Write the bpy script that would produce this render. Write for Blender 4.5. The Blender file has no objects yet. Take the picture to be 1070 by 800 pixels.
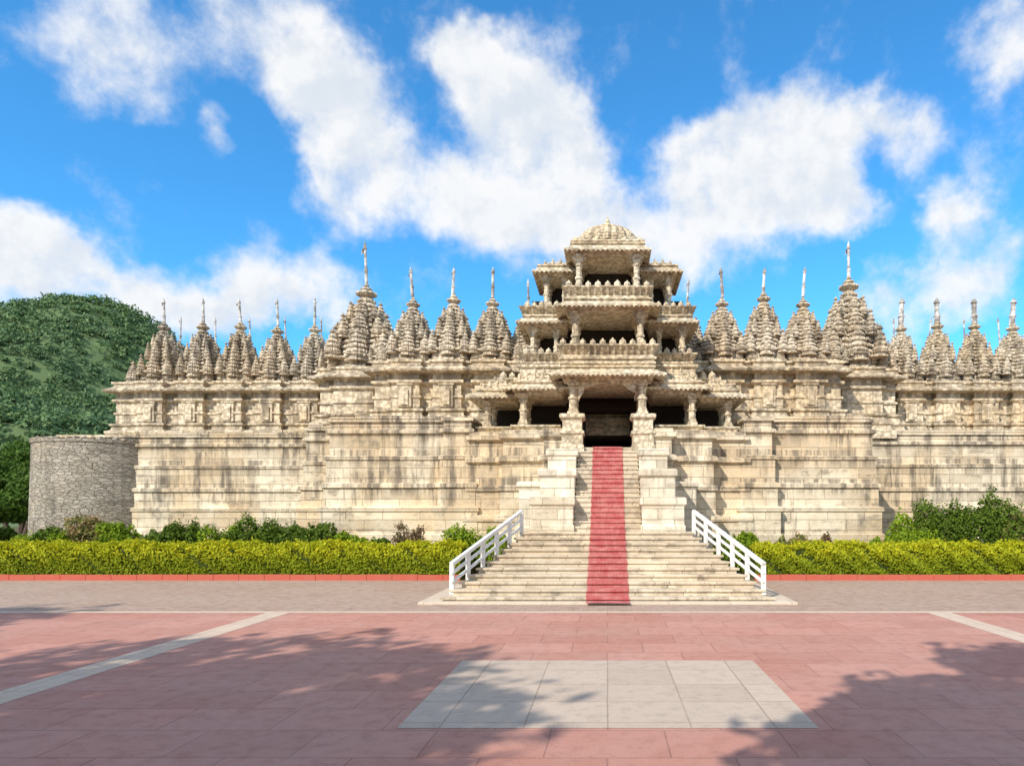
import bpy, math, random
import numpy as np
from mathutils import Vector
random.seed(3); rng=np.random.default_rng(5)
S=bpy.context.scene
R=math.radians
# ---------------------------------------------------------------- node helpers
class NT:
    def __init__(s,tree): s.t=tree; s.n=tree.nodes; s.l=tree.links
    def new(s,typ,**kw):
        n=s.n.new(typ)
        for k,v in kw.items(): setattr(n,k,v)
        return n
    def set(s,sock,v):
        if isinstance(v,bpy.types.NodeSocket): s.l.new(v,sock)
        else: sock.default_value=v
    def math(s,op,a,b=0.0,c=0.0,clamp=False):
        n=s.new('ShaderNodeMath',operation=op,use_clamp=clamp)
        s.set(n.inputs[0],a); s.set(n.inputs[1],b); s.set(n.inputs[2],c); return n.outputs[0]
    def vmath(s,op,a,b=(0,0,0)):
        n=s.new('ShaderNodeVectorMath',operation=op)
        s.set(n.inputs[0],a)
        if op=='SCALE': s.set(n.inputs['Scale'],b)
        else: s.set(n.inputs[1],b)
        return n.outputs['Value'] if op in('DISTANCE','LENGTH','DOT_PRODUCT') else n.outputs[0]
    def rng(s,v,a,b,c=0.0,d=1.0,smooth=True):
        n=s.new('ShaderNodeMapRange'); n.interpolation_type='SMOOTHSTEP' if smooth else 'LINEAR'
        s.set(n.inputs[0],v)
        for i,x in enumerate((a,b,c,d)): s.set(n.inputs[1+i],x)
        return n.outputs[0]
    def mix(s,f,a,b,mode='MIX'):
        n=s.new('ShaderNodeMix',data_type='RGBA',blend_type=mode)
        s.set(n.inputs[0],f)
        for k,v in ((6,a),(7,b)):
            if isinstance(v,(tuple,list)) and len(v)==3: v=(*v,1)
            s.set(n.inputs[k],v)
        return n.outputs[2]
    def noise(s,vec,scale,detail=4,rough=.55):
        n=s.new('ShaderNodeTexNoise'); s.set(n.inputs['Vector'],vec)
        n.inputs['Scale'].default_value=scale; n.inputs['Detail'].default_value=detail; n.inputs['Roughness'].default_value=rough
        return n
    def mapv(s,vec,scale):
        return s.vmath('MULTIPLY',vec,scale)
def newmat(name,rough=.85):
    m=bpy.data.materials.new(name); m.use_nodes=True
    t=NT(m.node_tree); b=m.node_tree.nodes['Principled BSDF']; b.inputs['Roughness'].default_value=rough
    b.inputs['Specular IOR Level'].default_value=.15
    return m,t,b
def pos(t): return t.new('ShaderNodeNewGeometry').outputs['Position']
def bump(t,b,h,strength,dist):
    n=t.new('ShaderNodeBump'); n.inputs['Strength'].default_value=strength; n.inputs['Distance'].default_value=dist
    t.set(n.inputs['Height'],h); t.l.new(n.outputs[0],b.inputs['Normal'])
def sepxyz(t,p):
    n=t.new('ShaderNodeSeparateXYZ'); t.l.new(p,n.inputs[0]); return n.outputs
def comb(t,x,y,z=0.0):
    n=t.new('ShaderNodeCombineXYZ'); t.set(n.inputs[0],x); t.set(n.inputs[1],y); t.set(n.inputs[2],z); return n.outputs[0]

def stone(name,light,warm,dark,stain=.6,blocks=None,carve=0.0,carvescale=5,ss=1.0,zs=.22,warmth=.7,rubble=0,topdirt=None,lo=0.0):
    m,t,b=newmat(name,.9)
    p=pos(t); o=sepxyz(t,p)
    big=t.noise(p,.3,3,.6).outputs[0]
    med=t.noise(p,2.2,5,.65).outputs[0]
    fine=t.noise(p,16,2,.6).outputs[0]
    col=t.mix(t.rng(big,.42,.62,0,warmth),light,warm)
    col=t.mix(t.rng(med,.42,.7,0,.55),col,tuple(c*k for c,k in zip(light,(.68,.64,.60))))
    col=t.mix(t.rng(fine,.35,.75,0,.4),col,tuple(min(.88,c*1.15) for c in light))
    st=t.noise(t.mapv(p,(2.3*ss,2.3*ss,zs)),1,5,.72).outputs[0]
    patch=t.noise(t.vmath('ADD',p,(13,7,3)),.4*ss,4,.65).outputs[0]
    s1=t.math('MULTIPLY',t.rng(st,.44-lo,.63-lo),t.rng(patch,.43-lo,.60-lo))
    hz=t.noise(t.mapv(p,(.3,.3,3.2)),1,4,.65).outputs[0]
    s2=t.math('MULTIPLY',t.rng(hz,.49,.65),t.rng(med,.43,.59))
    s=t.math('MAXIMUM',s1,t.math('MULTIPLY',s2,.65))
    if topdirt:
        for z0,z1 in topdirt:
            tb=t.rng(o[2],z0,z1); tb=t.math('MULTIPLY',tb,t.rng(st,.40,.60)); s=t.math('MAXIMUM',s,t.math('MULTIPLY',t.math('MULTIPLY',tb,.9),t.math('LESS_THAN',o[2],z1+.35)))
    s=t.math('MULTIPLY',s,stain,clamp=True)
    col=t.mix(s,col,dark)
    hgt=t.math('ADD',t.math('MULTIPLY',med,.5),t.math('MULTIPLY',fine,.35))
    if rubble:
        vo=t.new('ShaderNodeTexVoronoi',feature='DISTANCE_TO_EDGE'); vo.inputs['Scale'].default_value=1
        wv=t.vmath('ADD',t.mapv(p,(3.0,3.0,7.5)),t.vmath('SCALE',t.noise(p,3,2).outputs['Color'],.5))
        t.l.new(wv,vo.inputs['Vector'])
        vc=t.new('ShaderNodeTexVoronoi'); vc.inputs['Scale'].default_value=1; t.l.new(wv,vc.inputs['Vector'])
        e=t.rng(vo.outputs['Distance'],.0,.09,1,0)
        rc=t.new('ShaderNodeSeparateColor'); t.l.new(vc.outputs['Color'],rc.inputs[0])
        col=t.mix(t.math('MULTIPLY',rc.outputs[0],.6),col,tuple(c*.5 for c in light))
        col=t.mix(t.math('MULTIPLY',e,.5),col,tuple(c*.4 for c in light)); hgt=t.math('SUBTRACT',hgt,t.math('MULTIPLY',e,.7))
    if blocks:
        bw,bh,mort=blocks
        br=t.new('ShaderNodeTexBrick'); br.offset=.5
        wob=t.math('MULTIPLY',t.math('SUBTRACT',med,.5),.03)
        t.l.new(comb(t,t.math('ADD',o[0],o[1]),t.math('ADD',o[2],wob)),br.inputs['Vector'])
        br.inputs['Scale'].default_value=1; br.inputs['Brick Width'].default_value=bw; br.inputs['Row Height'].default_value=bh
        br.inputs['Mortar Size'].default_value=mort; br.inputs['Mortar Smooth'].default_value=.3
        br.inputs['Color1'].default_value=(.70,.68,.65,1); br.inputs['Color2'].default_value=(1.1,1.1,1.08,1); br.inputs['Mortar'].default_value=(.5,.44,.38,1)
        col=t.mix(.75,col,br.outputs['Color'],'MULTIPLY')
        hgt=t.math('SUBTRACT',hgt,t.math('MULTIPLY',br.outputs['Fac'],.8))
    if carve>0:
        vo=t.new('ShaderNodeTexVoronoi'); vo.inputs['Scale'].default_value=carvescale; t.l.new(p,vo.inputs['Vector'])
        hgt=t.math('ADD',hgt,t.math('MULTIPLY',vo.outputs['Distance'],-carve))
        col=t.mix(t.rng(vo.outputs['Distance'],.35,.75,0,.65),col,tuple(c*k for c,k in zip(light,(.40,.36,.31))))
    t.l.new(col,b.inputs['Base Color'])
    bump(t,b,hgt,.9,.065)
    return m
LOWD=[(5.0,5.75),(3.9,4.6),(2.9,3.4)]
M_wall=stone('weathered_wall_stone',(.80,.69,.525),(.68,.48,.27),(.155,.13,.105),.88,(1.5,.42,.012),topdirt=LOWD,lo=.015)
M_bast=stone('rubble_stone',(.52,.46,.37),(.44,.35,.24),(.12,.10,.085),.8,None,rubble=1)
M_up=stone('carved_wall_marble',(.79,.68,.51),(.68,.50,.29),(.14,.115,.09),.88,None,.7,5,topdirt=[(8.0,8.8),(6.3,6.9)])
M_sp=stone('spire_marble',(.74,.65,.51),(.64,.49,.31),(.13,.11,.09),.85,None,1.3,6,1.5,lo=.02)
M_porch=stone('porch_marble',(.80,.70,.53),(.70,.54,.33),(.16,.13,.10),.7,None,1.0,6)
M_pier=stone('pier_marble',(.82,.745,.61),(.72,.59,.41),(.28,.23,.18),.55,(1.1,.36,.012))
M_step=stone('step_stone',(.72,.625,.49),(.62,.49,.345),(.22,.175,.135),.7,(1.3,5,.012),ss=1.6,zs=2)
M_int,t,b=newmat('interior_shade_tone'); t.l.new(t.mix(t.noise(pos(t),3).outputs[0],(.025,.02,.017),(.055,.042,.034)),b.inputs['Base Color'])  # near-black base colour stands in for the shade inside the porch
M_white,t,b=newmat('white_painted_concrete',.6)
t.l.new(t.mix(t.rng(t.noise(pos(t),6,6,.7).outputs[0],.45,.75),(.82,.80,.76),(.5,.47,.43)),b.inputs['Base Color'])
M_pole,t,b=newmat('pole_whitewash',.6); t.l.new(t.mix(t.rng(t.noise(pos(t),2,4,.7).outputs[0],.4,.6),(.70,.68,.64),(.26,.23,.2)),b.inputs['Base Color'])
M_flag,t,b=newmat('flag_cloth',.9); t.l.new(t.mix(t.rng(t.noise(pos(t),1.5).outputs[0],.4,.6),(.70,.66,.62),(.5,.33,.27)),b.inputs['Base Color'])
M_carpet,t,b=newmat('red_carpet_cloth',.95)
p=pos(t); n=t.noise(p,3,6,.7).outputs[0]; n2=t.noise(t.mapv(p,(30,2,2)),1,3).outputs[0]
c=t.mix(t.rng(n,.35,.7),(.48,.12,.115),(.60,.28,.25)); c=t.mix(t.rng(n2,.4,.7,0,.5),c,(.38,.085,.09))
t.l.new(c,b.inputs['Base Color']); bump(t,b,n2,.4,.01)

def paving(name,c1,c2,joint,w,h,mort,offs=.5,dirt=.35,rot=False,bevel=.3,dust=(.5,.42,.36)):
    m,t,b=newmat(name,.8); p=pos(t); o=sepxyz(t,p)
    br=t.new('ShaderNodeTexBrick'); br.offset=offs
    wob=t.noise(p,1.1,2).outputs[0]
    wv=t.math('MULTIPLY',t.math('SUBTRACT',wob,.5),.015)
    if rot: v=comb(t,t.math('ADD',o[1],wv),t.math('ADD',o[0],wv))
    else: v=comb(t,t.math('ADD',o[0],wv),t.math('ADD',o[1],wv))
    t.l.new(v,br.inputs['Vector'])
    br.inputs['Scale'].default_value=1; br.inputs['Brick Width'].default_value=w; br.inputs['Row Height'].default_value=h
    br.inputs['Mortar Size'].default_value=mort; br.inputs['Mortar Smooth'].default_value=bevel
    br.inputs['Color1'].default_value=(*c1,1); br.inputs['Color2'].default_value=(*c2,1); br.inputs['Mortar'].default_value=(*joint,1)
    a=t.noise(p,.35,5,.65).outputs[0]; d=t.noise(p,4,6,.7).outputs[0]; f=t.noise(p,60,2,.6).outputs[0]
    col=t.mix(t.rng(a,.38,.62,0,dirt*1.5),br.outputs['Color'],tuple((x*.7+y*.36) for x,y in zip(c1,dust)))
    col=t.mix(t.rng(d,.45,.72,0,dirt*1.2),col,tuple(x*.58 for x in c1))
    col=t.mix(t.rng(f,.4,.7,0,.35),col,tuple(min(1,x*1.25) for x in c2))
    t.l.new(col,b.inputs['Base Color'])
    t.l.new(t.rng(d,.3,.7,.6,.88),b.inputs['Roughness'])
    hgt=t.math('SUBTRACT',t.math('ADD',t.math('MULTIPLY',d,.3),t.math('MULTIPLY',f,.12)),t.math('MULTIPLY',br.outputs['Fac'],.7))
    bump(t,b,hgt,.6,.02)
    return m
M_red=paving('red_sandstone_paving',(.44,.205,.155),(.56,.285,.225),(.31,.15,.115),1.25,.82,.010)
M_light=paving('pale_stone_paving',(.48,.38,.295),(.59,.475,.38),(.32,.24,.18),.94,.85,.010,0.0)
M_strip=paving('pale_border_paving',(.60,.46,.35),(.66,.53,.42),(.4,.29,.22),.9,2,.012,0.0,rot=True)
M_brick=paving('brown_paver',(.37,.255,.19),(.50,.365,.285),(.25,.18,.14),.24,.12,.008,dirt=.55)
M_apron=paving('apron_stone',(.60,.5,.39),(.66,.56,.44),(.38,.3,.23),1.6,.9,.01)
M_kerb,t,b=newmat('red_kerb_paint',.8); t.l.new(t.mix(t.noise(pos(t),5,6,.7).outputs[0],(.55,.07,.04),(.42,.17,.12)),b.inputs['Base Color'])
M_soil,t,b=newmat('ground_earth',.95); t.l.new(t.mix(t.rng(t.noise(pos(t),.8,6,.7).outputs[0],.35,.65),(.16,.115,.07),(.07,.1,.03)),b.inputs['Base Color'])
M_bark,t,b=newmat('bark',.95); t.l.new(t.mix(t.noise(t.mapv(pos(t),(8,8,1.5)),1).outputs[0],(.06,.04,.03),(.18,.13,.1)),b.inputs['Base Color'])

def foliage(name,c1,c2,c3,scale=1.0,trans=.25,c4=None):
    m,t,b=newmat(name,.6); p=pos(t)
    at=t.new('ShaderNodeAttribute',attribute_name='tint').outputs['Fac']
    n=t.noise(p,scale,3,.6).outputs[0]
    c=t.mix(at,c1,c2); c=t.mix(t.rng(n,.42,.62,0,.8),c,c3)
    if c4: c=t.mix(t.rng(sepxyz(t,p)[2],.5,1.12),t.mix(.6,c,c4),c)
    t.l.new(c,b.inputs['Base Color'])
    tr=t.new('ShaderNodeBsdfTranslucent'); t.l.new(c,tr.inputs[0])
    mx=t.new('ShaderNodeMixShader'); mx.inputs[0].default_value=trans
    t.l.new(b.outputs[0],mx.inputs[1]); t.l.new(tr.outputs[0],mx.inputs[2])
    out=[x for x in t.n if x.type=='OUTPUT_MATERIAL'][0]; t.l.new(mx.outputs[0],out.inputs[0])
    return m
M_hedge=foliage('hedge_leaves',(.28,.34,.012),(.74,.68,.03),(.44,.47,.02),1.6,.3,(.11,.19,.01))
M_shrub=foliage('shrub_leaves',(.05,.11,.012),(.18,.25,.03),(.10,.16,.015),2)
M_shrubl=foliage('bright_shrub_leaves',(.14,.25,.015),(.34,.43,.03),(.21,.32,.02),2)
M_dry=foliage('dry_shrub_leaves',(.18,.11,.06),(.30,.2,.12),(.14,.13,.05),3)
M_flower=foliage('blossom_shrub_leaves',(.09,.15,.02),(.34,.33,.10),(.42,.27,.14),3)
M_tree=foliage('tree_leaves',(.04,.09,.012),(.12,.2,.03),(.07,.14,.015),.6)
M_hill=foliage('hill_forest',(.065,.14,.06),(.21,.30,.11),(.13,.21,.10),.02,.15)  # distance haze put into the leaf colours: lighter and bluer
M_hillg,t,b=newmat('hill_ground',.95); t.l.new(t.mix(t.noise(pos(t),.03,6,.7).outputs[0],(.09,.16,.07),(.18,.23,.10)),b.inputs['Base Color'])  # same painted haze in the ground colour
M_core,t,b=newmat('hedge_core',.95); t.l.new(t.mix(t.noise(pos(t),4).outputs[0],(.02,.035,.008),(.06,.08,.015)),b.inputs['Base Color'])

# ---------------------------------------------------------------- mesh helpers
def empty(name,loc=(0,0,0)):
    e=bpy.data.objects.new(name,None); e.location=loc; S.collection.objects.link(e); return e
def link(me,name,mat,parent=None,smooth=False,loc=None):
    if mat and not me.materials: me.materials.append(mat)
    o=bpy.data.objects.new(name,me); S.collection.objects.link(o)
    if parent: o.parent=parent
    if loc is not None: o.location=loc
    return o
class MB:
    def __init__(s): s.v=[]; s.f=[]
    def add(s,vs,fs):
        n=len(s.v); s.v+=[tuple(v) for v in vs]; s.f+=[tuple(i+n for i in f) for f in fs]
    def box(s,x0,x1,y0,y1,z0,z1):
        s.add([(x0,y0,z0),(x1,y0,z0),(x1,y1,z0),(x0,y1,z0),(x0,y0,z1),(x1,y0,z1),(x1,y1,z1),(x0,y1,z1)],
              [(3,2,1,0),(4,5,6,7),(0,1,5,4),(1,2,6,5),(2,3,7,6),(3,0,4,7)])
    def rings(s,rs):
        n=len(rs[0]); vs=[p for r in rs for p in r]; fs=[]
        for k in range(len(rs)-1):
            for i in range(n):
                j=(i+1)%n; fs.append((k*n+i,k*n+j,(k+1)*n+j,(k+1)*n+i))
        fs.append(tuple(range(n))[::-1]); fs.append(tuple((len(rs)-1)*n+i for i in range(n)))
        s.add(vs,fs)
    def loft(s,poly,prof):
        n=len(poly); ms=[]
        for i in range(n):
            a=Vector(poly[i-1]);b=Vector(poly[i]);c=Vector(poly[(i+1)%n])
            d1=(b-a).normalized(); d2=(c-b).normalized()
            n1=Vector((d1.y,-d1.x)); n2=Vector((d2.y,-d2.x)); ms.append((n1+n2)/max(.3,(1+n1.dot(n2))))
        s.rings([[(poly[i][0]+o*ms[i].x,poly[i][1]+o*ms[i].y,z) for i in range(n)] for o,z in prof])
    def scaled(s,poly,prof,c=(0,0),):
        s.rings([[(c[0]+r*p[0],c[1]+r*p[1],z) for p in poly] for r,z in prof])
    def bar(s,a,b,w,h):
        a=Vector(a);b=Vector(b);d=(b-a).normalized(); side=d.cross(Vector((0,0,1)))
        side=Vector((1,0,0)) if side.length<1e-4 else side.normalized(); up=side.cross(d)
        r=[]
        for p in (a,b): r.append([p+side*sx*w/2+up*sz*h/2 for sx,sz in((-1,-1),(1,-1),(1,1),(-1,1))])
        s.rings(r)
    def obj(s,name,mat,parent=None,bev=0):
        me=bpy.data.meshes.new(name); me.from_pydata(s.v,[],s.f); me.update()
        o=link(me,name,mat,parent)
        if bev:
            m=o.modifiers.new('bev','BEVEL'); m.width=bev; m.segments=2; m.limit_method='ANGLE'
        return o
def ngon(n,rot=0): return [(math.cos(2*math.pi*i/n+rot),math.sin(2*math.pi*i/n+rot)) for i in range(n)]
def starp(n,d): return [((1-d*(i%2))*math.cos(math.pi*i/n),(1-d*(i%2))*math.sin(math.pi*i/n)) for i in range(2*n)]
def rect(x0,x1,y0,y1): return [(x0,y0),(x1,y0),(x1,y1),(x0,y1)]
q=[(1,-.3),(1,.3),(.84,.3),(.84,.58),(.7,.58),(.7,.7),(.58,.7),(.58,.84),(.3,.84)]
RATHA=[]
for k in range(4):
    c_,s_=[(1,0),(0,1),(-1,0),(0,-1)][k]
    RATHA+=[(x*c_-y*s_,x*s_+y*c_) for x,y in q]

def leaves(name,P,N,size,mat,parent=None,flat=.6):
    n=len(P); P=np.asarray(P,float); rnd=rng.normal(size=(n,3))
    if N is not None: nn=np.asarray(N)*(1)+rnd*flat
    else: nn=rnd
    nn/=np.linalg.norm(nn,axis=1,keepdims=True)+1e-9
    t=np.cross(nn,rng.normal(size=(n,3))); t/=np.linalg.norm(t,axis=1,keepdims=True)+1e-9
    b=np.cross(nn,t); sz=(size*rng.uniform(.6,1.3,n))[:,None]
    V=np.stack([P-t*sz,P-b*sz*.55,P+t*sz,P+b*sz*.55],1).reshape(-1,3)
    me=bpy.data.meshes.new(name); me.vertices.add(4*n); me.vertices.foreach_set('co',V.ravel())
    me.loops.add(4*n); me.loops.foreach_set('vertex_index',np.arange(4*n,dtype=np.int32))
    me.polygons.add(n); me.polygons.foreach_set('loop_start',np.arange(0,4*n,4,dtype=np.int32))
    me.polygons.foreach_set('loop_total',np.full(n,4,dtype=np.int32))
    a=me.attributes.new('tint','FLOAT','FACE'); a.data.foreach_set('value',rng.uniform(0,1,n).astype(np.float32))
    me.update(calc_edges=True); me.validate()
    return link(me,name,mat,parent)
def blobpts(c,r,n,shell=.45):
    d=rng.normal(size=(n,3)); d/=np.linalg.norm(d,axis=1,keepdims=True)
    rad=rng.uniform(shell,1.05,n)**.6
    k=1+.13*np.sin(d[:,0]*7+c[0]*3)+.13*np.sin(d[:,2]*8+c[1]*5)+.08*np.sin(d[:,1]*13)
    return np.asarray(c)+d*(rad*k)[:,None]*np.asarray(r), d

# ---------------------------------------------------------------- ground
def sheet(name,x0,x1,y0,y1,z,mat,sub=1):
    m=MB(); m.add([(x0,y0,z),(x1,y0,z),(x1,y1,z),(x0,y1,z)],[(0,1,2,3)]); return m.obj(name,mat)
sheet('ground',-3000,3000,-600,5000,-.012,M_soil)
sheet('plaza_paving',-45,45,-30,16.0,0,M_red)
sheet('brick_pavement',-45,45,16.25,23.6,0,M_brick)
sheet('border_paving',-45,45,15.99,16.26,.004,M_strip)
sheet('border_paving',-8.15,-7.6,-30,15.985,.004,M_strip)
sheet('border_paving',7.65,8.2,-30,15.985,.004,M_strip)
sheet('pale_paving_panel',-2.35,2.35,7.45,10.85,.004,M_light)
m=MB(); m.loft(rect(-4.95,4.95,17.45,22.6),[(0,-.01),(0,.05),(-.02,.06)]); m.obj('stone_apron',M_apron)
for x0,x1 in((-40,-5.2),(5.2,40)):
    m=MB(); x=x0
    while x<x1-.05:
        L=min(.9,x1-x); m.box(x+.004,x+L-.004,23.6,23.75,-.01,.2+random.uniform(-.008,.008)); x+=L
    m.obj('kerb',M_kerb,bev=.01)

# ---------------------------------------------------------------- temple
T=empty('jain_temple',(0,0,0))
PROF_LOW=[(.5,-.1),(.5,.6),(.38,.66),(.38,1.5),(.30,1.56),(.30,2.4),(.36,2.45),(.36,2.6),(.2,2.66),(.2,3.35),(.28,3.4),(.28,3.55),(.12,3.62),(.12,4.5),(.18,4.54),(.18,4.66),(.02,4.72),(.02,5.55),(.14,5.62),(.14,5.74),(.0,5.8),(.0,6.05),(.1,6.08),(.1,6.2),(-.3,6.22)]
left=[(-27,33),(-13.6,33),(-13.6,30.3),(-11.35,30.3),(-11.35,27.4),(-6.6,27.4),(-6.6,27.0),(-5.5,27.0),(-5.5,34),(-5.5,60),(-27,60)]
right=[(5.5,60),(5.5,34),(5.5,27.0),(6.6,27.0),(6.6,27.4),(10.8,27.4),(10.8,31.9),(34,31.9),(34,60)]
m=MB(); m.loft(left,PROF_LOW); m.obj('lower_wall_1',M_wall,T)
m=MB(); m.loft(right,PROF_LOW); m.obj('lower_wall_2',M_wall,T)
m=MB()
def coping(xa,xb,y):
    x=xa
    while x<xb-.2:
        L=min(random.uniform(.5,1.3),xb-x); m.box(x+.006,x+L-.006,y-.13,y+.35,6.19+random.uniform(0,.01),6.27+random.uniform(0,.09)); x+=L
coping(-23.2,-13.6,33);coping(-13.5,-11.4,30.3);coping(-11.3,-6.7,27.4);coping(6.7,10.7,27.4);coping(11,33,31.9)
m.obj('coping_stones',M_wall,T,bev=.015)
PP=[(.35,-.1),(.35,1.2),(.22,1.3),(.22,2.0),(.3,2.05),(.3,2.25),(.12,2.32),(.12,3.2),(.2,3.25),(.2,3.4),(.05,3.48),(.05,4.3),(.2,4.4),(.2,4.55),(.0,4.65),(.0,5.2),(.16,5.3),(.16,5.45),(.05,5.5),(.05,5.62)]
m=MB()
pl=[(-5.5,34),(-5.5,26.95),(-4.1,26.95),(-4.1,26.3),(-2.45,26.3),(-2.45,25.7),(-1.75,25.7),(-1.75,34)]
m.loft(pl,PP)
m.loft([(-x,y) for x,y in pl[::-1]],PP); m.obj('podium',M_wall,T)
m=MB(); m.box(-1.74,1.74,25.75,34,0,4.895); m.obj('podium_floor',M_step,T)
# bastion
m=MB(); cyl=ngon(56); pr=[(3.3,-.1)]
for k in range(13):
    z0=k*.44; rr=3.22-.012*k
    pr+=[(rr,z0+.02),(rr,z0+.43),(rr-.012,z0+.44)]
pr+=[(3.12,5.75),(3.12,5.88),(2.7,5.92)]
m.scaled(cyl,pr,(-25.75,34.6))
for i in range(60):
    if random.random()<.75:
        a=i*2*math.pi/60; m.scaled(ngon(5,a),[(.17,5.86),(.18,5.9+random.uniform(0,.1)),(.1,5.95+random.uniform(0,.1))],(-25.75+2.95*math.cos(a),34.6+2.95*math.sin(a)))
m.obj('bastion',M_bast,T)

# upper wall
SP2=[5.45,7.35,9.25]; SP1=[16.1,18.1,20.15,22.2,24.35]
def run(xs,y,hw=.58,d=.32):
    o=[]
    for x in sorted(xs): o+=[(x-hw,y),(x-hw,y-d),(x+hw,y-d),(x+hw,y)]
    return o
up=[(-26.3,60),(-26.3,36)]+run([-x for x in SP1 if x<25.5],36)+[(-13.9,36),(-13.9,32.6)]+run([-12.2],32.6,.9,.4)+[(-10.7,32.6),(-10.7,31)]
up+=run([-x for x in SP2],31)+run(SP2,31)+[(10.7,31),(10.7,32.6)]+run([12.2],32.6,.9,.4)+[(13.9,32.6),(13.9,36)]+run(SP1+[26.4,28.4],36)+[(30,36),(30,60)]
PROF_UP=[(.55,5.9),(.55,6.25),(.42,6.3),(.36,6.5),(.45,6.6),(.45,6.7),(.25,6.78),(.2,6.95),(.3,7.02),(.3,7.1),(.08,7.16),(.08,7.6),(.15,7.63),(.15,7.72),(.06,7.76),(.06,8.25),(.2,8.32),(.2,8.42),(.06,8.48),(.06,8.72),(.14,8.76),(.5,8.8),(.52,8.88),(.2,9.06),(.14,9.1),(.14,9.22),(.22,9.26),(.22,9.36),(0,9.4)]
m=MB(); m.loft(up,PROF_UP); m.obj('upper_wall',M_up,T)
m=MB()
for xs,y in(([x*s for x in SP2 for s in(-1,1)],31-.32),([x*s for x in SP1 for s in(-1,1)],36-.32)):
    for x in xs:
        m.box(x-.3,x+.3,y-.17,y-.04,7.2,8.2); m.box(x-.36,x+.36,y-.22,y-.05,8.2,8.27); m.box(x-.16,x+.16,y-.24,y-.16,7.3,8.0)
m.obj('pilaster_panels',M_up,T)

def spire_geo(m,hw,H,c=(0,0),z0=0,bands=11,sub=True,base=.2):
    body=.86*H; b_=base*H
    prof=[(1.02*hw,z0),(1.02*hw,z0+.2*b_),(.86*hw,z0+.25*b_),(.86*hw,z0+.65*b_),(1.1*hw,z0+.72*b_),(1.08*hw,z0+.82*b_),(.84*hw,z0+.9*b_)]
    slim=.82 if sub else .92
    zb=b_
    for k in range(bands):
        t0=k/bands; t1=(k+1)/bands
        r0=.20+(slim-.20)*(1-t0**1.5); r1=.20+(slim-.20)*(1-t1**1.5)
        z_a=z0+zb+(body-zb)*t0; z_b=z0+zb+(body-zb)*t1; dz=z_b-z_a
        prof+=[(r0*hw,z_a+.02*dz),(r0*1.06*hw,z_a+.25*dz),(r1*1.05*hw,z_a+.66*dz),(r1*.88*hw,z_a+.74*dz),(r1*.87*hw,z_a+.98*dz)]
    m.scaled(RATHA,prof,c)
    if sub:
        for dx,dy in((1,0),(-1,0),(0,1),(0,-1)):
            spire_geo(m,hw*.36,H*.42,(c[0]+dx*hw*.84,c[1]+dy*hw*.84),z0+.08*H,5,False)
            spire_geo(m,hw*.30,H*.34,(c[0]+dx*hw*.64,c[1]+dy*hw*.64),z0+.34*H,5,False)
            spire_geo(m,hw*.21,H*.23,(c[0]+dx*hw*.46,c[1]+dy*hw*.46),z0+.57*H,4,False)
        for dx in(-1,1):
            for dy in(-1,1):
                spire_geo(m,hw*.25,H*.32,(c[0]+dx*hw*.80,c[1]+dy*hw*.80),z0+.12*H,4,False)
                spire_geo(m,hw*.20,H*.27,(c[0]+dx*hw*.56,c[1]+dy*hw*.56),z0+.36*H,4,False)
                spire_geo(m,hw*.14,H*.2,(c[0]+dx*hw*.38,c[1]+dy*hw*.38),z0+.58*H,3,False)
    n=10 if sub else 6
    zt=z0+body; a=.27*hw if sub else .32*hw
    m.scaled(starp(n,.16),[(a*.7,zt),(a*1.15,zt+.018*H),(a*1.35,zt+.035*H),(a*1.15,zt+.055*H),(a*.6,zt+.065*H)],c)
    m.scaled(ngon(8),[(a*.5,zt+.06*H),(a*.75,zt+.085*H),(a*.55,zt+.105*H),(a*.22,zt+.115*H),(a*.35,zt+.13*H),(a*.05,zt+.16*H)],c)
def spire_mesh(name,hw,H,base=.2):
    m=MB(); spire_geo(m,hw,H,base=base); me=bpy.data.meshes.new(name); me.from_pydata(m.v,[],m.f); me.update(); me.materials.append(M_sp); return me
ms=spire_mesh('spire',.97,3.45,.22); ml=spire_mesh('large_spire',1.5,4.75,.17)
mm=MB(); spire_geo(mm,.36,1.15,bands=6,sub=False); mini=bpy.data.meshes.new('mini_spire'); mini.from_pydata(mm.v,[],mm.f); mini.materials.append(M_sp)
def putspire(me,x,y,z,name,s=1):
    o=link(me,name,None,T,loc=(x,y,z)); o.scale=(s*random.uniform(.92,1.04),s,s*random.uniform(.94,1.05)); o.rotation_euler=(random.uniform(-.012,.012),random.uniform(-.015,.015),random.uniform(-.05,.05)); return o
poles=MB(); flags=MB()
def pole(x,y,z,h,r=.045,flag=0):
    tx=random.uniform(-.08,.08)
    poles.rings([[(x+tx*t*h+rr*math.cos(a),y+rr*math.sin(a),z+t*h) for a in [i*math.pi/4 for i in range(8)]] for t,rr in((0,r*1.2),(.3,r*1.2),(.31,r*1.5),(.36,r*1.5),(.37,r),(.8,r),(.82,r*1.4),(.86,r*1.3),(1,r*.2))])
    if flag:
        n=8; vs=[];fs=[]
        for i in range(n+1):
            u=i/n; xx=x+tx*h*.9-flag*u*.3; yy=y+.1*math.sin(u*6+x)*u; zz=z+h*.93-u*flag*.7
            w=flag*.5*(1-u*.55)
            vs+=[(xx,yy,zz),(xx+.03*math.sin(u*5),yy+.05,zz-w)]
        for i in range(n): fs.append((2*i,2*i+1,2*i+3,2*i+2))
        flags.add(vs,fs)
k=1
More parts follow.
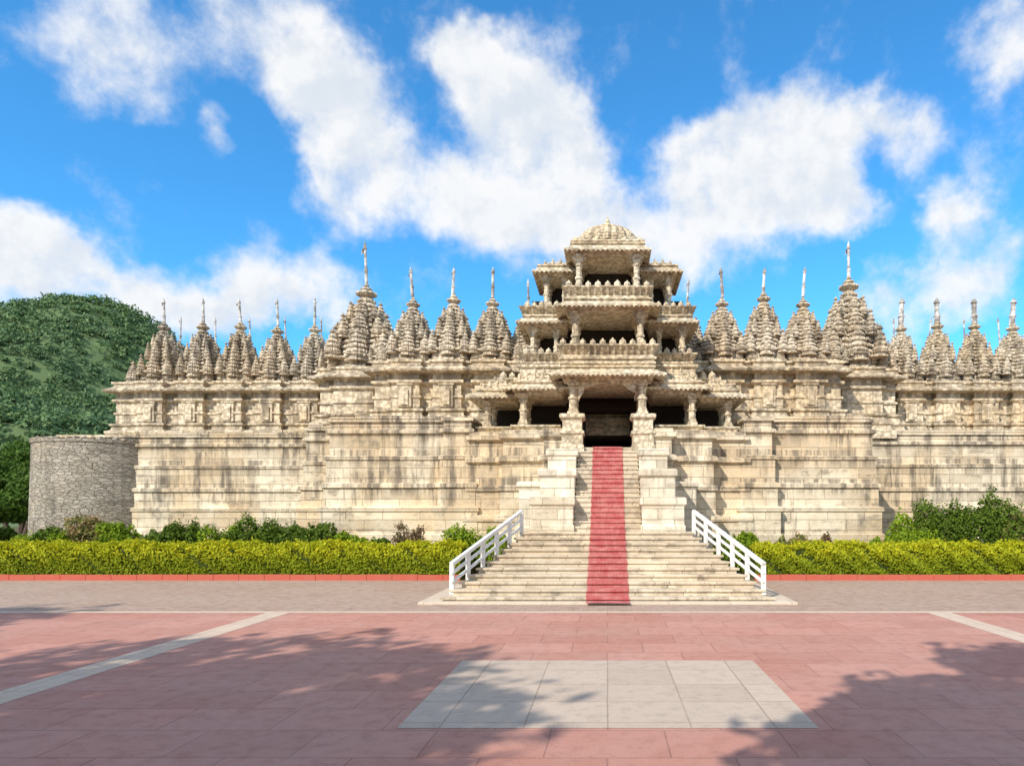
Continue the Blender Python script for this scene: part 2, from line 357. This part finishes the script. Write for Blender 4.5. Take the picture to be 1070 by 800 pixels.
for s in(-1,1):
    for x in SP2:
        putspire(ms,s*x,31.75,9.38,f'spire_{k}',.97); pole(s*x,31.75,12.6,1.4,.065,random.choice((0,.3,.35))); k+=1
    for x in SP1+([26.4,28.4] if s>0 else []):
        putspire(ms,s*x,36.8,9.38,f'spire_{k}'); pole(s*x,36.8,12.65,1.5,.06 if s<0 else .13,.35 if s<0 else 0); k+=1
    putspire(ml,s*12.2,33.9,9.38,f'spire_{k}',1.0); pole(s*12.2,33.9,13.9,2.2,.07,.6); k+=1
    for x in (6.4,8.3,10.2):
        putspire(ms,s*x,34.9,9.38,f'spire_{k}',random.uniform(.75,.9)); k+=1
    for x in(14.9,17.0,19.1,21.2,23.3,25.4):
        putspire(ms,s*x,39.8,9.38,f'spire_{k}',random.uniform(.8,.95)); pole(s*x,39.8,12.3,1.7,.045,.25); k+=1
    for x,y in((13.7,37.2),(11.0,32.9),(13.55,33.4)):
        putspire(ms,s*x,y+.3,9.38,f'spire_{k}',.72); k+=1
    putspire(ms,s*3.9,33,9.38,f'spire_{k}',.95); pole(s*3.9,33,12.5,1.4,.05,.3); k+=1
    for x in [4.5,6.4,8.3,10.2]:
        for dx in(-.33,.33):
            putspire(mini,s*x+dx,31.25,9.38,f'mini_spire_{k}',random.uniform(.7,1.0)); k+=1
    for x in [15.1,17.1,19.1,21.2,23.3,25.3]:
        for dx in(-.36,.36):
            putspire(mini,s*x+dx,36.25,9.38,f'mini_spire_{k}',random.uniform(.7,1.0)); k+=1
poles.obj('roof_poles',M_pole,T); flags.obj('flags',M_flag,T)

# ---------------------------------------------------------------- porch
P=MB(); O8=ngon(8,math.pi/8)
def column(x,y,z0,z1,w=.2):
    h=z1-z0; sq=[(-1,-1),(1,-1),(1,1),(-1,1)]
    P.scaled(sq,[(w*1.15,z0),(w*1.15,z0+.08*h),(w*.9,z0+.1*h),(w*.9,z0+.17*h)],(x,y))
    P.scaled(O8,[(w*1.0,z0+.17*h),(w*.85,z0+.2*h),(w*.85,z0+.44*h),(w*1.1,z0+.46*h),(w*1.1,z0+.5*h),(w*.8,z0+.53*h),(w*.78,z0+.74*h),(w*1.05,z0+.76*h),(w*1.15,z0+.8*h),(w*.85,z0+.83*h)],(x,y))
    P.scaled(sq,[(w*.8,z0+.83*h),(w*1.1,z0+.87*h),(w*1.2,z0+.91*h),(w*1.2,z1)],(x,y))
    P.box(x-w*1.9,x+w*1.9,y-w*.7,y+w*.7,z1-.08*h,z1-.005); P.box(x-w*.68,x+w*.68,y-w*1.9,y+w*1.9,z1-.07*h,z1-.007)
def knobs(x0,x1,y,z,n,r):
    for i in range(n):
        x=x0+(x1-x0)*(i+.5)/n
        P.scaled(O8,[(r*.7,z-.02),(r,z+r*.6),(r*.9,z+r*1.2),(r*.4,z+r*1.5),(r*.55,z+r*1.8),(r*.08,z+r*2.6)],(x,y))
def eave(x0,x1,y0,y1,z,ov,th=.08,drop=.12):
    P.loft(rect(x0,x1,y0,y1),[(0.0,z-.14),(.06,z-.13),(.06,z-.05),(.12,z-.01),(ov,z-drop),(ov+.03,z-drop+.0),(ov+.03,z-drop+.07),(ov*.5,z+.03),(.15,z+th),(.05,z+th+.03),(.05,z+th+.1),(.12,z+th+.12),(.12,z+th+.16),(0,z+th+.18)])
    n=int((x1-x0+2*ov)/.18)
    for i in range(n):
        x=x0-ov+(x1-x0+2*ov)*(i+.5)/n
        P.box(x-.04,x+.04,y0-ov-.02,y0-ov+.05,z-drop-.04,z-drop+.01)
def parapet(x0,x1,y0,y1,z,h,lean=.2):
    P.loft(rect(x0,x1,y0,y1),[(.02,z-.01),(.1,z+.02),(.1,z+.08),(.0,z+.11),(lean,z+h*.82),(lean+.07,z+h*.84),(lean+.09,z+h*.93),(lean+.03,z+h),(lean-.1,z+h),(lean-.12,z+h*.5),(-.2,z+.15)])
    n=max(3,int((x1-x0)/.24))
    for i in range(n+1):
        x=x0+(x1-x0)*i/n
        P.bar((x,y0-.02,z+.12),(x,y0-lean-.02,z+h*.8),.09,.1)
    n=max(3,int((y1-y0)/.26))
    for i in range(n+1):
        y=y0+(y1-y0)*i/n
        for s,xx in((-1,x0),(1,x1)): P.bar((xx+s*.02,y,z+.12),(xx+s*(lean+.02),y,z+h*.8),.1,.09)
def crown(x0,x1,y,z,s=1.0):
    n=max(3,int((x1-x0)/(.36*s)))
    for i in range(n):
        x=x0+(x1-x0)*(i+.5)/n; r=.125*s*random.uniform(.85,1.1)
        P.scaled(ngon(8,.39),[(r,z-.03),(r*1.15,z+r*.6),(r*.9,z+r*1.3),(r*.45,z+r*1.6),(r*.1,z+r*2.1)],(x,y))
def pyramid(x0,x1,y0,y1,z,h,steps=5):
    hx=min(x1-x0,y1-y0)/2; d=hx*.85/steps; pr=[]
    for k in range(steps):
        zz=z+h*k/steps; st=h/steps
        pr+=[(-k*d,zz),(-k*d+.03,zz+st*.35),(-k*d,zz+st*.55),(-k*d-d*.7,zz+st*.62)]
    pr+=[(-steps*d,z+h)]
    P.loft(rect(x0,x1,y0,y1),pr)
    for k in range(steps):
        zz=z+h*(k+.6)/steps; xa=x0+k*d+.05; xb=x1-k*d-.05
        knobs(xa,xb,y0+k*d+.05,zz,max(2,int((xb-xa)/.26)),.07)
    knobs((x0+x1)/2-.1,(x0+x1)/2+.1,(y0+y1)/2,z+h-.05,1,.16)
def arch(x0,x1,y,zs,zt,th=.14,n=28):
    cx=(x0+x1)/2; hw=(x1-x0)/2; vs=[];fs=[]
    for i in range(n+1):
        a=math.pi*i/n; cus=1-.09*abs(math.sin(a*4.5))
        xi=cx-hw*math.cos(a)*cus; zi=zs+(zt-zs-.06)*math.sin(a)**.75*cus
        for yy in(y,y+th): vs+=[(xi,yy,zi),(cx-hw*math.cos(a),yy,zt)]
    for i in range(n):
        a=4*i;b=a+4
        fs+=[(a,b,b+1,a+1),(a+2,a+3,b+3,b+2),(a,a+2,b+2,b)]
    P.add(vs,fs)
# level 1
for s in(-1,1):
    P.loft(rect(s*1.36-.4,s*1.36+.4,25.55,26.45),[(.05,4.6),(.05,4.95),(0,5.0),(0,5.35),(.06,5.4),(.06,5.5),(-.03,5.55),(-.03,5.95),(.08,6.02),(.08,6.14),(0,6.17)])
    column(s*1.34,26.0,6.17,7.5,.19)
    column(s*1.34,27.9,5.62,7.5,.18)
    column(s*3.4,27.0,5.9,7.15,.17); column(s*3.4,28.6,5.62,7.15,.15)
    column(s*4.95,27.6,5.9,6.95,.16); column(s*4.95,29.2,5.62,6.95,.14)
    a,b_=sorted((s*2.0,s*3.75)); P.loft(rect(a,b_,26.75,27.25),[(.03,5.6),(.12,5.66),(.0,5.7),(.12,5.82),(.12,5.88),(0,5.89)])
    a,b_=sorted((s*3.95,s*5.25)); P.loft(rect(a,b_,27.3,27.9),[(.03,5.6),(.12,5.66),(.0,5.7),(.12,5.82),(.12,5.88),(0,5.89)])
    a,b_=sorted((s*1.85,s*3.75)); P.box(a,b_,26.8,29.9,7.14,7.36); eave(a,b_,26.8,29.9,7.38,.4)
    pyramid(a,b_,26.85,29.9,7.6,.6,3)
    a,b_=sorted((s*3.8,s*5.3)); P.box(a,b_,27.4,29.9,6.94,7.14); eave(a,b_,27.4,29.9,7.16,.4)
    pyramid(a,b_,27.45,29.9,7.38,.6,3)
    a,b_=sorted((s*1.9,s*3.6)); P.loft(rect(a,b_,27.5,30),[(0,8.0),(0,8.3),(.1,8.35),(.1,8.46),(0,8.48)])
    a,b_=sorted((s*3.5,s*4.6)); P.loft(rect(a,b_,28.4,30),[(0,7.8),(0,7.95),(.12,8.0),(.12,8.08),(0,8.1)]); crown(a,b_,28.4,8.1)
P.box(-1.72,1.72,25.72,29.9,7.49,7.72); eave(-1.72,1.72,25.72,29.9,7.74,.48,.1,.16)
arch(-1.14,1.14,25.93,6.7,7.5)
P.loft(rect(-1.8,1.8,25.9,30),[(0,7.9),(0,8.1),(.06,8.14),(.06,8.2),(0,8.22),(0,8.3),(.08,8.32),(.08,8.4),(0,8.42)])
parapet(-1.7,1.7,26.0,28.5,8.4,.48); crown(-1.92,1.92,25.84,8.87)
# level 2
for s in(-1,1):
    column(s*1.28,26.35,8.45,10.25,.16); column(s*1.28,28.0,8.42,10.25,.15)
    column(s*3.1,27.9,8.5,10.08,.15); column(s*3.1,29.3,8.42,10.08,.14); column(s*2.15,28.0,8.5,10.08,.12)
    a,b_=sorted((s*1.75,s*3.4))
    P.box(a,b_,27.6,30.5,8.2,8.5); parapet(a,b_,27.6,29.9,8.5,.42); crown(a-.1,b_+.1,27.45,8.91,.85)
    P.box(a,b_,27.65,30.5,10.07,10.25); eave(a,b_,27.65,30.5,10.27,.33)
    P.box(a,b_,28,30.5,10.45,10.62); parapet(a,b_,27.95,30,10.55,.4); crown(a-.1,b_+.1,27.8,10.94,.85)
P.box(-1.6,1.6,26.1,30.5,10.24,10.44); eave(-1.6,1.6,26.1,30.5,10.46,.42,.1,.14)
P.loft(rect(-1.6,1.6,26.4,30.5),[(0,10.6),(0,10.76),(.06,10.8),(.06,10.86),(0,10.88)])
parapet(-1.52,1.52,26.5,29,10.85,.44); crown(-1.72,1.72,26.36,11.28)
# level 3
for s in(-1,1):
    column(s*1.16,27.0,10.95,12.72,.15); column(s*1.16,28.7,10.9,12.72,.14)
    column(s*2.6,28.5,10.9,12.4,.14); column(s*2.6,29.8,10.8,12.4,.13); column(s*1.85,28.6,10.9,12.4,.11)
    a,b_=sorted((s*1.5,s*2.85))
    P.box(a,b_,28.25,30.8,12.39,12.55); eave(a,b_,28.25,30.8,12.57,.28); pyramid(a,b_,28.3,30.8,12.78,.34,2)
P.box(-1.38,1.38,26.8,30.3,12.71,12.88); eave(-1.38,1.38,26.8,29.6,12.9,.32,.1,.13)
P.loft(rect(-1.38,1.38,26.85,29.5),[(0,13.08),(0,13.2),(.1,13.24),(.1,13.3),(-.1,13.34)])
crown(-1.42,1.42,26.95,13.34,.75)
dm=[(1.36*math.cos(a_)**.7+.02,13.36+.82*math.sin(a_)) for a_ in [i*math.pi/2/9 for i in range(9)]]
pr=[]
for i,(r,z) in enumerate(dm): pr+=[(r,z),(r*.98+.02,z+.045),(r*.95,z+.055)]
P.scaled(starp(24,.07),pr,(0,28.1))
P.scaled(starp(12,.14),[(.2,14.1),(.38,14.18),(.38,14.28),(.2,14.33)],(0,28.1))
P.scaled(O8,[(.12,14.3),(.2,14.4),(.14,14.5),(.05,14.53),(.09,14.58),(.01,14.78)],(0,28.1))
P.obj('porch',M_porch,T)
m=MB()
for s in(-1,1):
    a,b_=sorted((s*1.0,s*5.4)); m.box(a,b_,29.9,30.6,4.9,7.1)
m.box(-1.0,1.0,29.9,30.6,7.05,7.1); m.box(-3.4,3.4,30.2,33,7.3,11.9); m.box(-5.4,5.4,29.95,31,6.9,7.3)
# near-black walls added behind the open galleries to darken their openings
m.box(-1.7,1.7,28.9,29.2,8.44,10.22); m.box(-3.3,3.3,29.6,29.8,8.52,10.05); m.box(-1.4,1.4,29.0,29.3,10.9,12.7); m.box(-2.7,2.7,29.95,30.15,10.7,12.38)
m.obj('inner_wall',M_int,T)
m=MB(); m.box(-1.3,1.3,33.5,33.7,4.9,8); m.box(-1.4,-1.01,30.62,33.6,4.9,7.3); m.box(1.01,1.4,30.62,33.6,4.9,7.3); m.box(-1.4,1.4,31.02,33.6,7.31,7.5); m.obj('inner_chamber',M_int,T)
m=MB()
for s in(-1,1):
    a,b_=sorted((s*1.08,s*1.72)); m.box(a,b_,26.5,29.85,4.9,5.75)
m.obj('passage_parapet',M_pier,T)

# ---------------------------------------------------------------- staircase
ST=empty('stone_staircase')
m=MB(); n1=11; rise=.16; y0=17.7; tr=.4
for k in range(n1):
    y=y0+k*tr; hw=4.35-(4.35-2.75)*k/(n1-1); z=rise*(k+1)
    jz=random.uniform(-.004,.004)
    m.loft([(-hw,y),(hw,y),(hw-.16,y+tr*1.02) if k<n1-1 else (hw,22.6),(-hw+.16,y+tr*1.02) if k<n1-1 else (-hw,22.6)],[(0,0 if k==0 else z-rise-.3),(0,z-.065),(.05,z-.06),(.055,z-.01),(.045,z+jz)])
m.obj('lower_flight',M_step,ST)
m=MB(); n2=18; zb=n1*rise; r2=(4.9-zb)/n2; t2=(25.9-22.15)/n2
for k in range(n2):
    y=22.15+k*t2; z=zb+r2*(k+1)
    m.loft(rect(-1.12,1.12,y,25.95),[(0,z-r2-.01),(0,z-.06),(.035,z-.055),(.035,z-.004),(.03,z)] if k<n2-1 else [(0,z-r2-.01),(0,z-.01)])
m.obj('upper_flight',M_step,ST)
m=MB()
for s in(-1,1):
    for (xa,xb,ya,yb,zt) in((1.14,2.52,22.0,23.3,2.9),(1.15,2.36,23.3,24.6,3.92),(1.16,2.2,24.6,25.9,4.74)):
        a,b_=sorted((s*xa,s*xb))
        zs=[(.04,1.5),(.04,1.95),(0,2.0)]
        m.loft(rect(a,b_,ya,yb-.01),zs+[(0,zt-.3),(.07,zt-.24),(.07,zt-.06),(.03,zt)])
    m.loft(rect(*sorted((s*2.22,s*3.3)),24.9,26.2),[(.1,0),(.1,1.8),(0,1.9),(0,3.3),(.08,3.36),(.08,3.5),(0,3.55)])
    m.loft(rect(*sorted((s*1.2,s*2.9)),22.6,24.9),[(0,0),(0,1.76)])
m.obj('stair_piers',M_pier,ST,bev=.02)
C=empty('red_carpet'); m=MB(); path=[(17.2,.068),(y0-.012,.072),(y0-.012,.09),(y0-.07,.105)]
for k in range(n1):
    zt=rise*(k+1)+.010; yf=y0+k*tr-.068; yb=(y0+(k+1)*tr-.012) if k<n1-1 else 22.14
    path+=[(yf,zt),(yb,zt+.002)]
    if k<n1-1: path+=[(yb,zt+rise*.5),(yb-.055,zt+rise*.62)]
for k in range(n2):
    yy=22.15+k*t2; zt=zb+r2*(k+1)+.009
    path+=[(yy-.01,zt-r2*.45),(yy-.048,zt-r2*.35),(yy-.048,zt),(yy+t2-.012,zt+.001)]
path.append((29,4.915))
vs=[];fs=[]; nx=6
for i,(y,z) in enumerate(path):
    for j in range(nx+1):
        vs.append((-.57+1.14*j/nx+.012*math.sin(i*.9)+.0,y,z+.003*math.sin(i*2.1+j)))
for i in range(len(path)-1):
    for j in range(nx): a=i*(nx+1)+j; fs.append((a,a+1,a+nx+2,a+nx+1))
m.add(vs,fs); m.obj('cloth',M_carpet,C)
for s in(-1,1):
    E=empty('stair_railing'); m=MB()
    a=Vector((s*4.22,18.15,.32)); b_=Vector((s*2.82,21.95,1.76))
    N=6
    for i in range(N):
        p_=a.lerp(b_,i/(N-1)); hh=.68
        zbse=max(.16*math.floor((p_.y-17.7)/.4+1),.1)-.15
        m.box(p_.x-.06,p_.x+.06,p_.y-.06,p_.y+.06,zbse,p_.z+hh-.03)
    for h,w in((.68,.12),(.42,.08),(.18,.08)):
        m.bar(a+Vector((0,-.08,h)),b_+Vector((0,.08,h)),w,w*.85)
    m.obj('rails',M_white,E,bev=.012)

# ---------------------------------------------------------------- hedges and shrubs
def hedge(x0,x1,y0_,y1_,h):
    E=empty('hedge'); m=MB(); m.box(x0+.06,x1-.06,y0_+.08,y1_-.08,0,h-.1); m.obj('core',M_core,E)
    L=x1-x0
    def surf(n,kind):
        u=rng.uniform(x0,x1,n); 
        lump=.05*np.sin(u*1.7)+.05*np.sin(u*4.3+1)+.035*np.sin(u*9.1)+.035*np.sin(u*17+2)
        if kind=='top':
            y=rng.uniform(y0_,y1_,n); z=h+lump+.04*np.sin(y*6+u*3)+rng.normal(0,.055,n); N=np.tile((0,0,1.),(n,1))
        else:
            z=rng.uniform(.08,h,n)**1.0; y=y0_-.02+.08*np.sin(u*3.1+z*5)+.07*np.sin(u*8+z*9)+rng.normal(0,.035,n); y+=np.where(z>h-.15,.06,0); N=np.tile((0,-1.,.3),(n,1))
            z=z+lump*(z/h)
        return np.stack([u,y,z],1),N
    A,NA=surf(int(L*1500),'top'); B,NB=surf(int(L*1300),'front')
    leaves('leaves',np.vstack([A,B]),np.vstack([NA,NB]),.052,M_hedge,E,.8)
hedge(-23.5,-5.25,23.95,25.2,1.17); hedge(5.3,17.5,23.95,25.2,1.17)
def shrub(blobs,mat,size=.06,dens=1):
    E=empty('shrub'); P_=[];N_=[]; m=MB()
    for (x,y,z,rx,rz) in blobs:
        p_,d=blobpts((x,y,z),(rx,rx*.8,rz),int(2400*dens*max(.4,rx*rz)),.5); k_=p_[:,2]>0; P_.append(p_[k_]);N_.append(d[k_])
        for i in range(4): m.bar((x,y,0),(x+random.uniform(-.6,.6)*rx,y+random.uniform(-.4,.4)*rx,z+rz*.3),.03,.03)
    leaves('leaves',np.vstack(P_),np.vstack(N_),size,mat,E,.9); m.obj('stems',M_bark,E)
def shr(px,r,h,mat=M_shrub,y=26.1,size=.06,dens=1,seed=0):
    bl=[]
    for i in range(6):
        a=random.uniform(-1,1); bl.append((px+a*r*.8,y+random.uniform(-.3,.3),h*random.uniform(.45,.78),r*random.uniform(.3,.55),h*random.uniform(.2,.4)))
    bl.append((px,y,h*.5,r*.7,h*.45)); shrub(bl,mat,size,dens)
for a in((-22.6,.9,1.6,M_shrubl),(-21.5,.8,2.0,M_shrub),(-20.2,1.0,2.3,M_flower),(-19.1,.8,2.1,M_shrubl),(-20.9,.6,1.6,M_shrubl),(-17.6,1.0,1.8,M_shrub),(-16.3,.9,2.1,M_shrub),(-15,1.0,1.8,M_shrubl),(-13.7,1.0,2.1,M_shrub),(-12.5,.9,1.95,M_shrub),(-11.4,.9,1.8,M_shrub),(-9.9,.9,1.6,M_shrubl),(-9,.7,1.4,M_shrub),
          (-5.2,1.0,1.75,M_shrubl),(-4.3,.7,1.5,M_shrubl),(5.2,.9,1.6,M_shrubl),(4.5,.7,1.5,M_shrub),(7.3,.8,1.4,M_flower),(8.6,.6,1.4,M_dry),(12.0,.9,2.2,M_shrubl),(13.2,1.2,2.7,M_shrub),(14.5,1.3,3.0,M_shrub),(15.8,1.1,2.4,M_flower),(17,1.1,2.2,M_shrub),(18.3,1.1,2.4,M_shrub),(11.1,.7,1.7,M_shrubl)):
    shr(a[0],a[1],a[2],a[3],y=random.uniform(25.9,26.3))
shr(-7.65,.6,1.95,M_dry,25.9,.05,.55)

# ---------------------------------------------------------------- trees
def tree(x,y,h,cr,mat=M_tree,n=9000,leaf=.16,name='tree',clumps=16):
    E=empty(name); m=MB()
    pts=[Vector((x,y,-.1))]
    for i in range(1,6): pts.append(Vector((x+random.uniform(-.25,.25)*i*.5,y+random.uniform(-.25,.25)*i*.5,h*.62*i/5)))
    def tube(ps,r0,r1):
        rs=[]
        for i,p_ in enumerate(ps):
            r=r0+(r1-r0)*i/(len(ps)-1); rs.append([(p_.x+r*math.cos(a*math.pi/4),p_.y+r*math.sin(a*math.pi/4),p_.z) for a in range(8)])
        m.rings(rs)
    tube(pts,h*.03,h*.013)
    PP_=[];NN=[]
    for i in range(clumps):
        a=random.uniform(0,2*math.pi); rr=cr*math.sqrt(random.uniform(0,1))*.9; zz=h*random.uniform(.55,.92)-rr*.15
        c=Vector((x+rr*math.cos(a),y+rr*math.sin(a),zz)); b0=pts[random.randint(3,5)]
        mid=b0.lerp(c,.5)+Vector((0,0,.3)); tube([b0,mid,c],h*.01,h*.003)
        cs=cr*random.uniform(.22,.42); p_,d=blobpts(c,(cs,cs,cs*.7),n//clumps,.3); PP_.append(p_);NN.append(d)
    m.obj('trunk',M_bark,E); leaves('crown',np.vstack(PP_),np.vstack(NN),leaf,mat,E,1.0)
# tall trees standing behind the viewer, whose shade falls on the plaza
for (x,y,h,cr) in((-17.5,-6,15,5.4),(-25,-2.5,16,5),(-12,-9.5,15,4.8),(-8.3,-11.5,15,4.2),(-1.9,-5.2,14.5,3.6),(1.7,-6.6,14,3.6),(-14,-8,16,4.6),(-4.5,-10.5,14,3.6)):
    tree(x,y,h,cr,n=15000,leaf=.24,clumps=28)
# trees beyond the bastion
for (x,y,h,cr) in((-33.2,38,5.2,2.2),(-36,40,6,2.6),(-38.5,44,7.5,3),(-34.5,45,6,2.4),(-42,50,8,3.2),(-30.5,33,3.4,1.5),(-27.8,29.5,2.5,1.1)):
    tree(x,y,h,cr,n=7000,leaf=.12,clumps=14)

# ---------------------------------------------------------------- hills
def hillh(x,y):
    sx=np.where(x<-262,150,78); g=101*np.exp(-((x+262)**2)/(2*sx**2)-((y-340)**2)/(2*85**2))
    g=g+ 26*np.exp(-((x+175)**2)/(2*60**2)-((y-190)**2)/(2*35**2))
    g=g+3*np.sin(x*.06+y*.03)*np.exp(-((y-340)**2)/(2*90**2))+2*np.sin(x*.13-y*.09)+8*np.sin(x*.045+1.3*np.sin(y*.03))*np.exp(-((y-270)**2)/(2*60**2))
    return g-3
HH=empty('hill'); nx_,ny_=110,90; xs=np.linspace(-620,60,nx_); ys=np.linspace(110,520,ny_)
X,Y=np.meshgrid(xs,ys); Z=hillh(X,Y); V=np.stack([X,Y,Z],-1).reshape(-1,3)
fs=[(j*nx_+i,j*nx_+i+1,(j+1)*nx_+i+1,(j+1)*nx_+i) for j in range(ny_-1) for i in range(nx_-1)]
me=bpy.data.meshes.new('terrain'); me.from_pydata(V.tolist(),[],fs); link(me,'terrain',M_hillg,HH)
nt=8500; tx=rng.uniform(-420,-130,nt*2); ty=rng.uniform(130,350,nt*2); tz=hillh(tx,ty)
k_=tz>2; tx,ty,tz=tx[k_][:nt],ty[k_][:nt],tz[k_][:nt]; n_=len(tx); per=36
rr=1.2+2.8*rng.uniform(0,1,n_)**2; d=rng.normal(size=(n_,per,3)); d/=np.linalg.norm(d,axis=2,keepdims=True); d[:,:,2]=np.abs(d[:,:,2])
C_=np.stack([tx,ty,tz+rr*.3],1)[:,None,:]
PT=(C_+d*rr[:,None,None]*rng.uniform(.75,1.08,(n_,per,1))).reshape(-1,3)
leaves('forest_canopy',PT,d.reshape(-1,3),.7,M_hill,HH,.5)

# ---------------------------------------------------------------- sun, sky
el=R(38); az=R(33)
sd=Vector((-math.sin(az)*math.cos(el),-math.cos(az)*math.cos(el),math.sin(el)))
L=bpy.data.lights.new('sun','SUN'); L.energy=4.6; L.angle=R(.5); L.color=(1,.925,.82)
o=bpy.data.objects.new('sun',L); o.rotation_euler=sd.to_track_quat('Z','Y').to_euler(); S.collection.objects.link(o)
W=bpy.data.worlds.new('World'); S.world=W; W.use_nodes=True; t=NT(W.node_tree); t.n.clear()
W.cycles.sampling_method='MANUAL'; W.cycles.sample_map_resolution=256
out=t.new('ShaderNodeOutputWorld'); bg=t.new('ShaderNodeBackground'); bg.inputs[1].default_value=.12
sky=t.new('ShaderNodeTexSky',sky_type='NISHITA'); sky.sun_disc=False; sky.sun_elevation=el
sky.sun_rotation=math.atan2(sd.x,sd.y); sky.air_density=1.0; sky.dust_density=.2; sky.ozone_density=2.0; sky.altitude=300
skc=t.mix(1.0,sky.outputs[0],(.58,1.65,2.2,1),'MULTIPLY')
tc=t.new('ShaderNodeTexCoord'); D=t.vmath('NORMALIZE',tc.outputs['Generated'])
wn=t.noise(D,5,5,.6).outputs['Color']
Pw=t.vmath('ADD',D,t.vmath('SCALE',t.vmath('SUBTRACT',wn,(.5,.5,.5)),.17))
CL=[(60,10,60,.5),(130,50,50,.5),(210,30,70,.5),(290,15,50,.5),(160,100,25,.5),
(330,85,45,1),(370,130,50,1),(355,180,40,1),(400,200,45,.9),(350,235,35,.8),(240,150,32,.9),
(480,45,36,1),(515,85,50,1),(560,110,50,1),(600,160,50,1),(520,170,55,1),(555,220,55,1),(650,210,45,.9),(470,200,45,.8),(610,235,40,.8),
(740,160,35,.9),(760,220,60,1),(800,165,50,1),(850,135,45,1),(840,210,55,1),(700,250,45,.9),(880,230,35,.9),(970,130,42,1),(910,130,30,.8),
(1045,15,40,.9),(1065,65,30,.8),(910,85,18,.5),(985,225,28,.9),(1040,285,50,.9),(970,310,40,.7),(915,320,35,.6),
(15,230,40,1),(55,275,45,1),(5,300,50,1),(110,305,45,.9),(170,325,40,.8),(325,310,35,1),(260,310,40,.8),(225,335,35,.8),(0,150,22,.6)]
acc=None
for (a,b_,r,w) in CL:
    v=Vector(((a-635)/700,1,(535-b_)/700)); sc=1/v.length; v.normalize()
    dd=t.vmath('DISTANCE',Pw,tuple(v)); x=t.rng(dd,0.0,1.6*r/700*sc,w*.95,0.0)
    acc=x if acc is None else t.math('ADD',acc,x)
acc=t.math('MINIMUM',acc,1.0)
# unseen cloud deck, overhead and behind the viewer, added to whiten the ambient fill
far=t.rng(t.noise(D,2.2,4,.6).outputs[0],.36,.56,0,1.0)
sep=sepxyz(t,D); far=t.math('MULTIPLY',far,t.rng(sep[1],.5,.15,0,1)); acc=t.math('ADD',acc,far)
n2=t.noise(D,8,9,.63).outputs[0]
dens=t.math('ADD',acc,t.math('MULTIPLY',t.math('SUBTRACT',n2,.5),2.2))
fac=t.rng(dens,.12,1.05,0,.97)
sh=t.noise(t.vmath('ADD',D,tuple(sd*.028)),8,5,.6).outputs[0]
lit=t.rng(t.math('SUBTRACT',n2,sh),-.12,.10,0,1)
core=t.rng(dens,.55,1.35,1,.35)
shade=t.math('ADD',t.math('MULTIPLY',lit,.65),t.math('MULTIPLY',core,.5),clamp=True)
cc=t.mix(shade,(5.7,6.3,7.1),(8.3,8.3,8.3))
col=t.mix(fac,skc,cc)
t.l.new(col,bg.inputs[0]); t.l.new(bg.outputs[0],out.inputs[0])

# ---------------------------------------------------------------- camera
cam=bpy.data.cameras.new('camera'); co=bpy.data.objects.new('camera',cam); S.collection.objects.link(co); S.camera=co
co.location=(0,0,2.4); co.rotation_euler=(R(90),0,0); cam.sensor_width=36; cam.lens=36*700/1070
cam.shift_x=-100/1070; cam.shift_y=135/1070; cam.clip_end=8000; cam.clip_start=.05
S.view_settings.view_transform='Standard'; S.view_settings.look='None'; S.view_settings.exposure=0
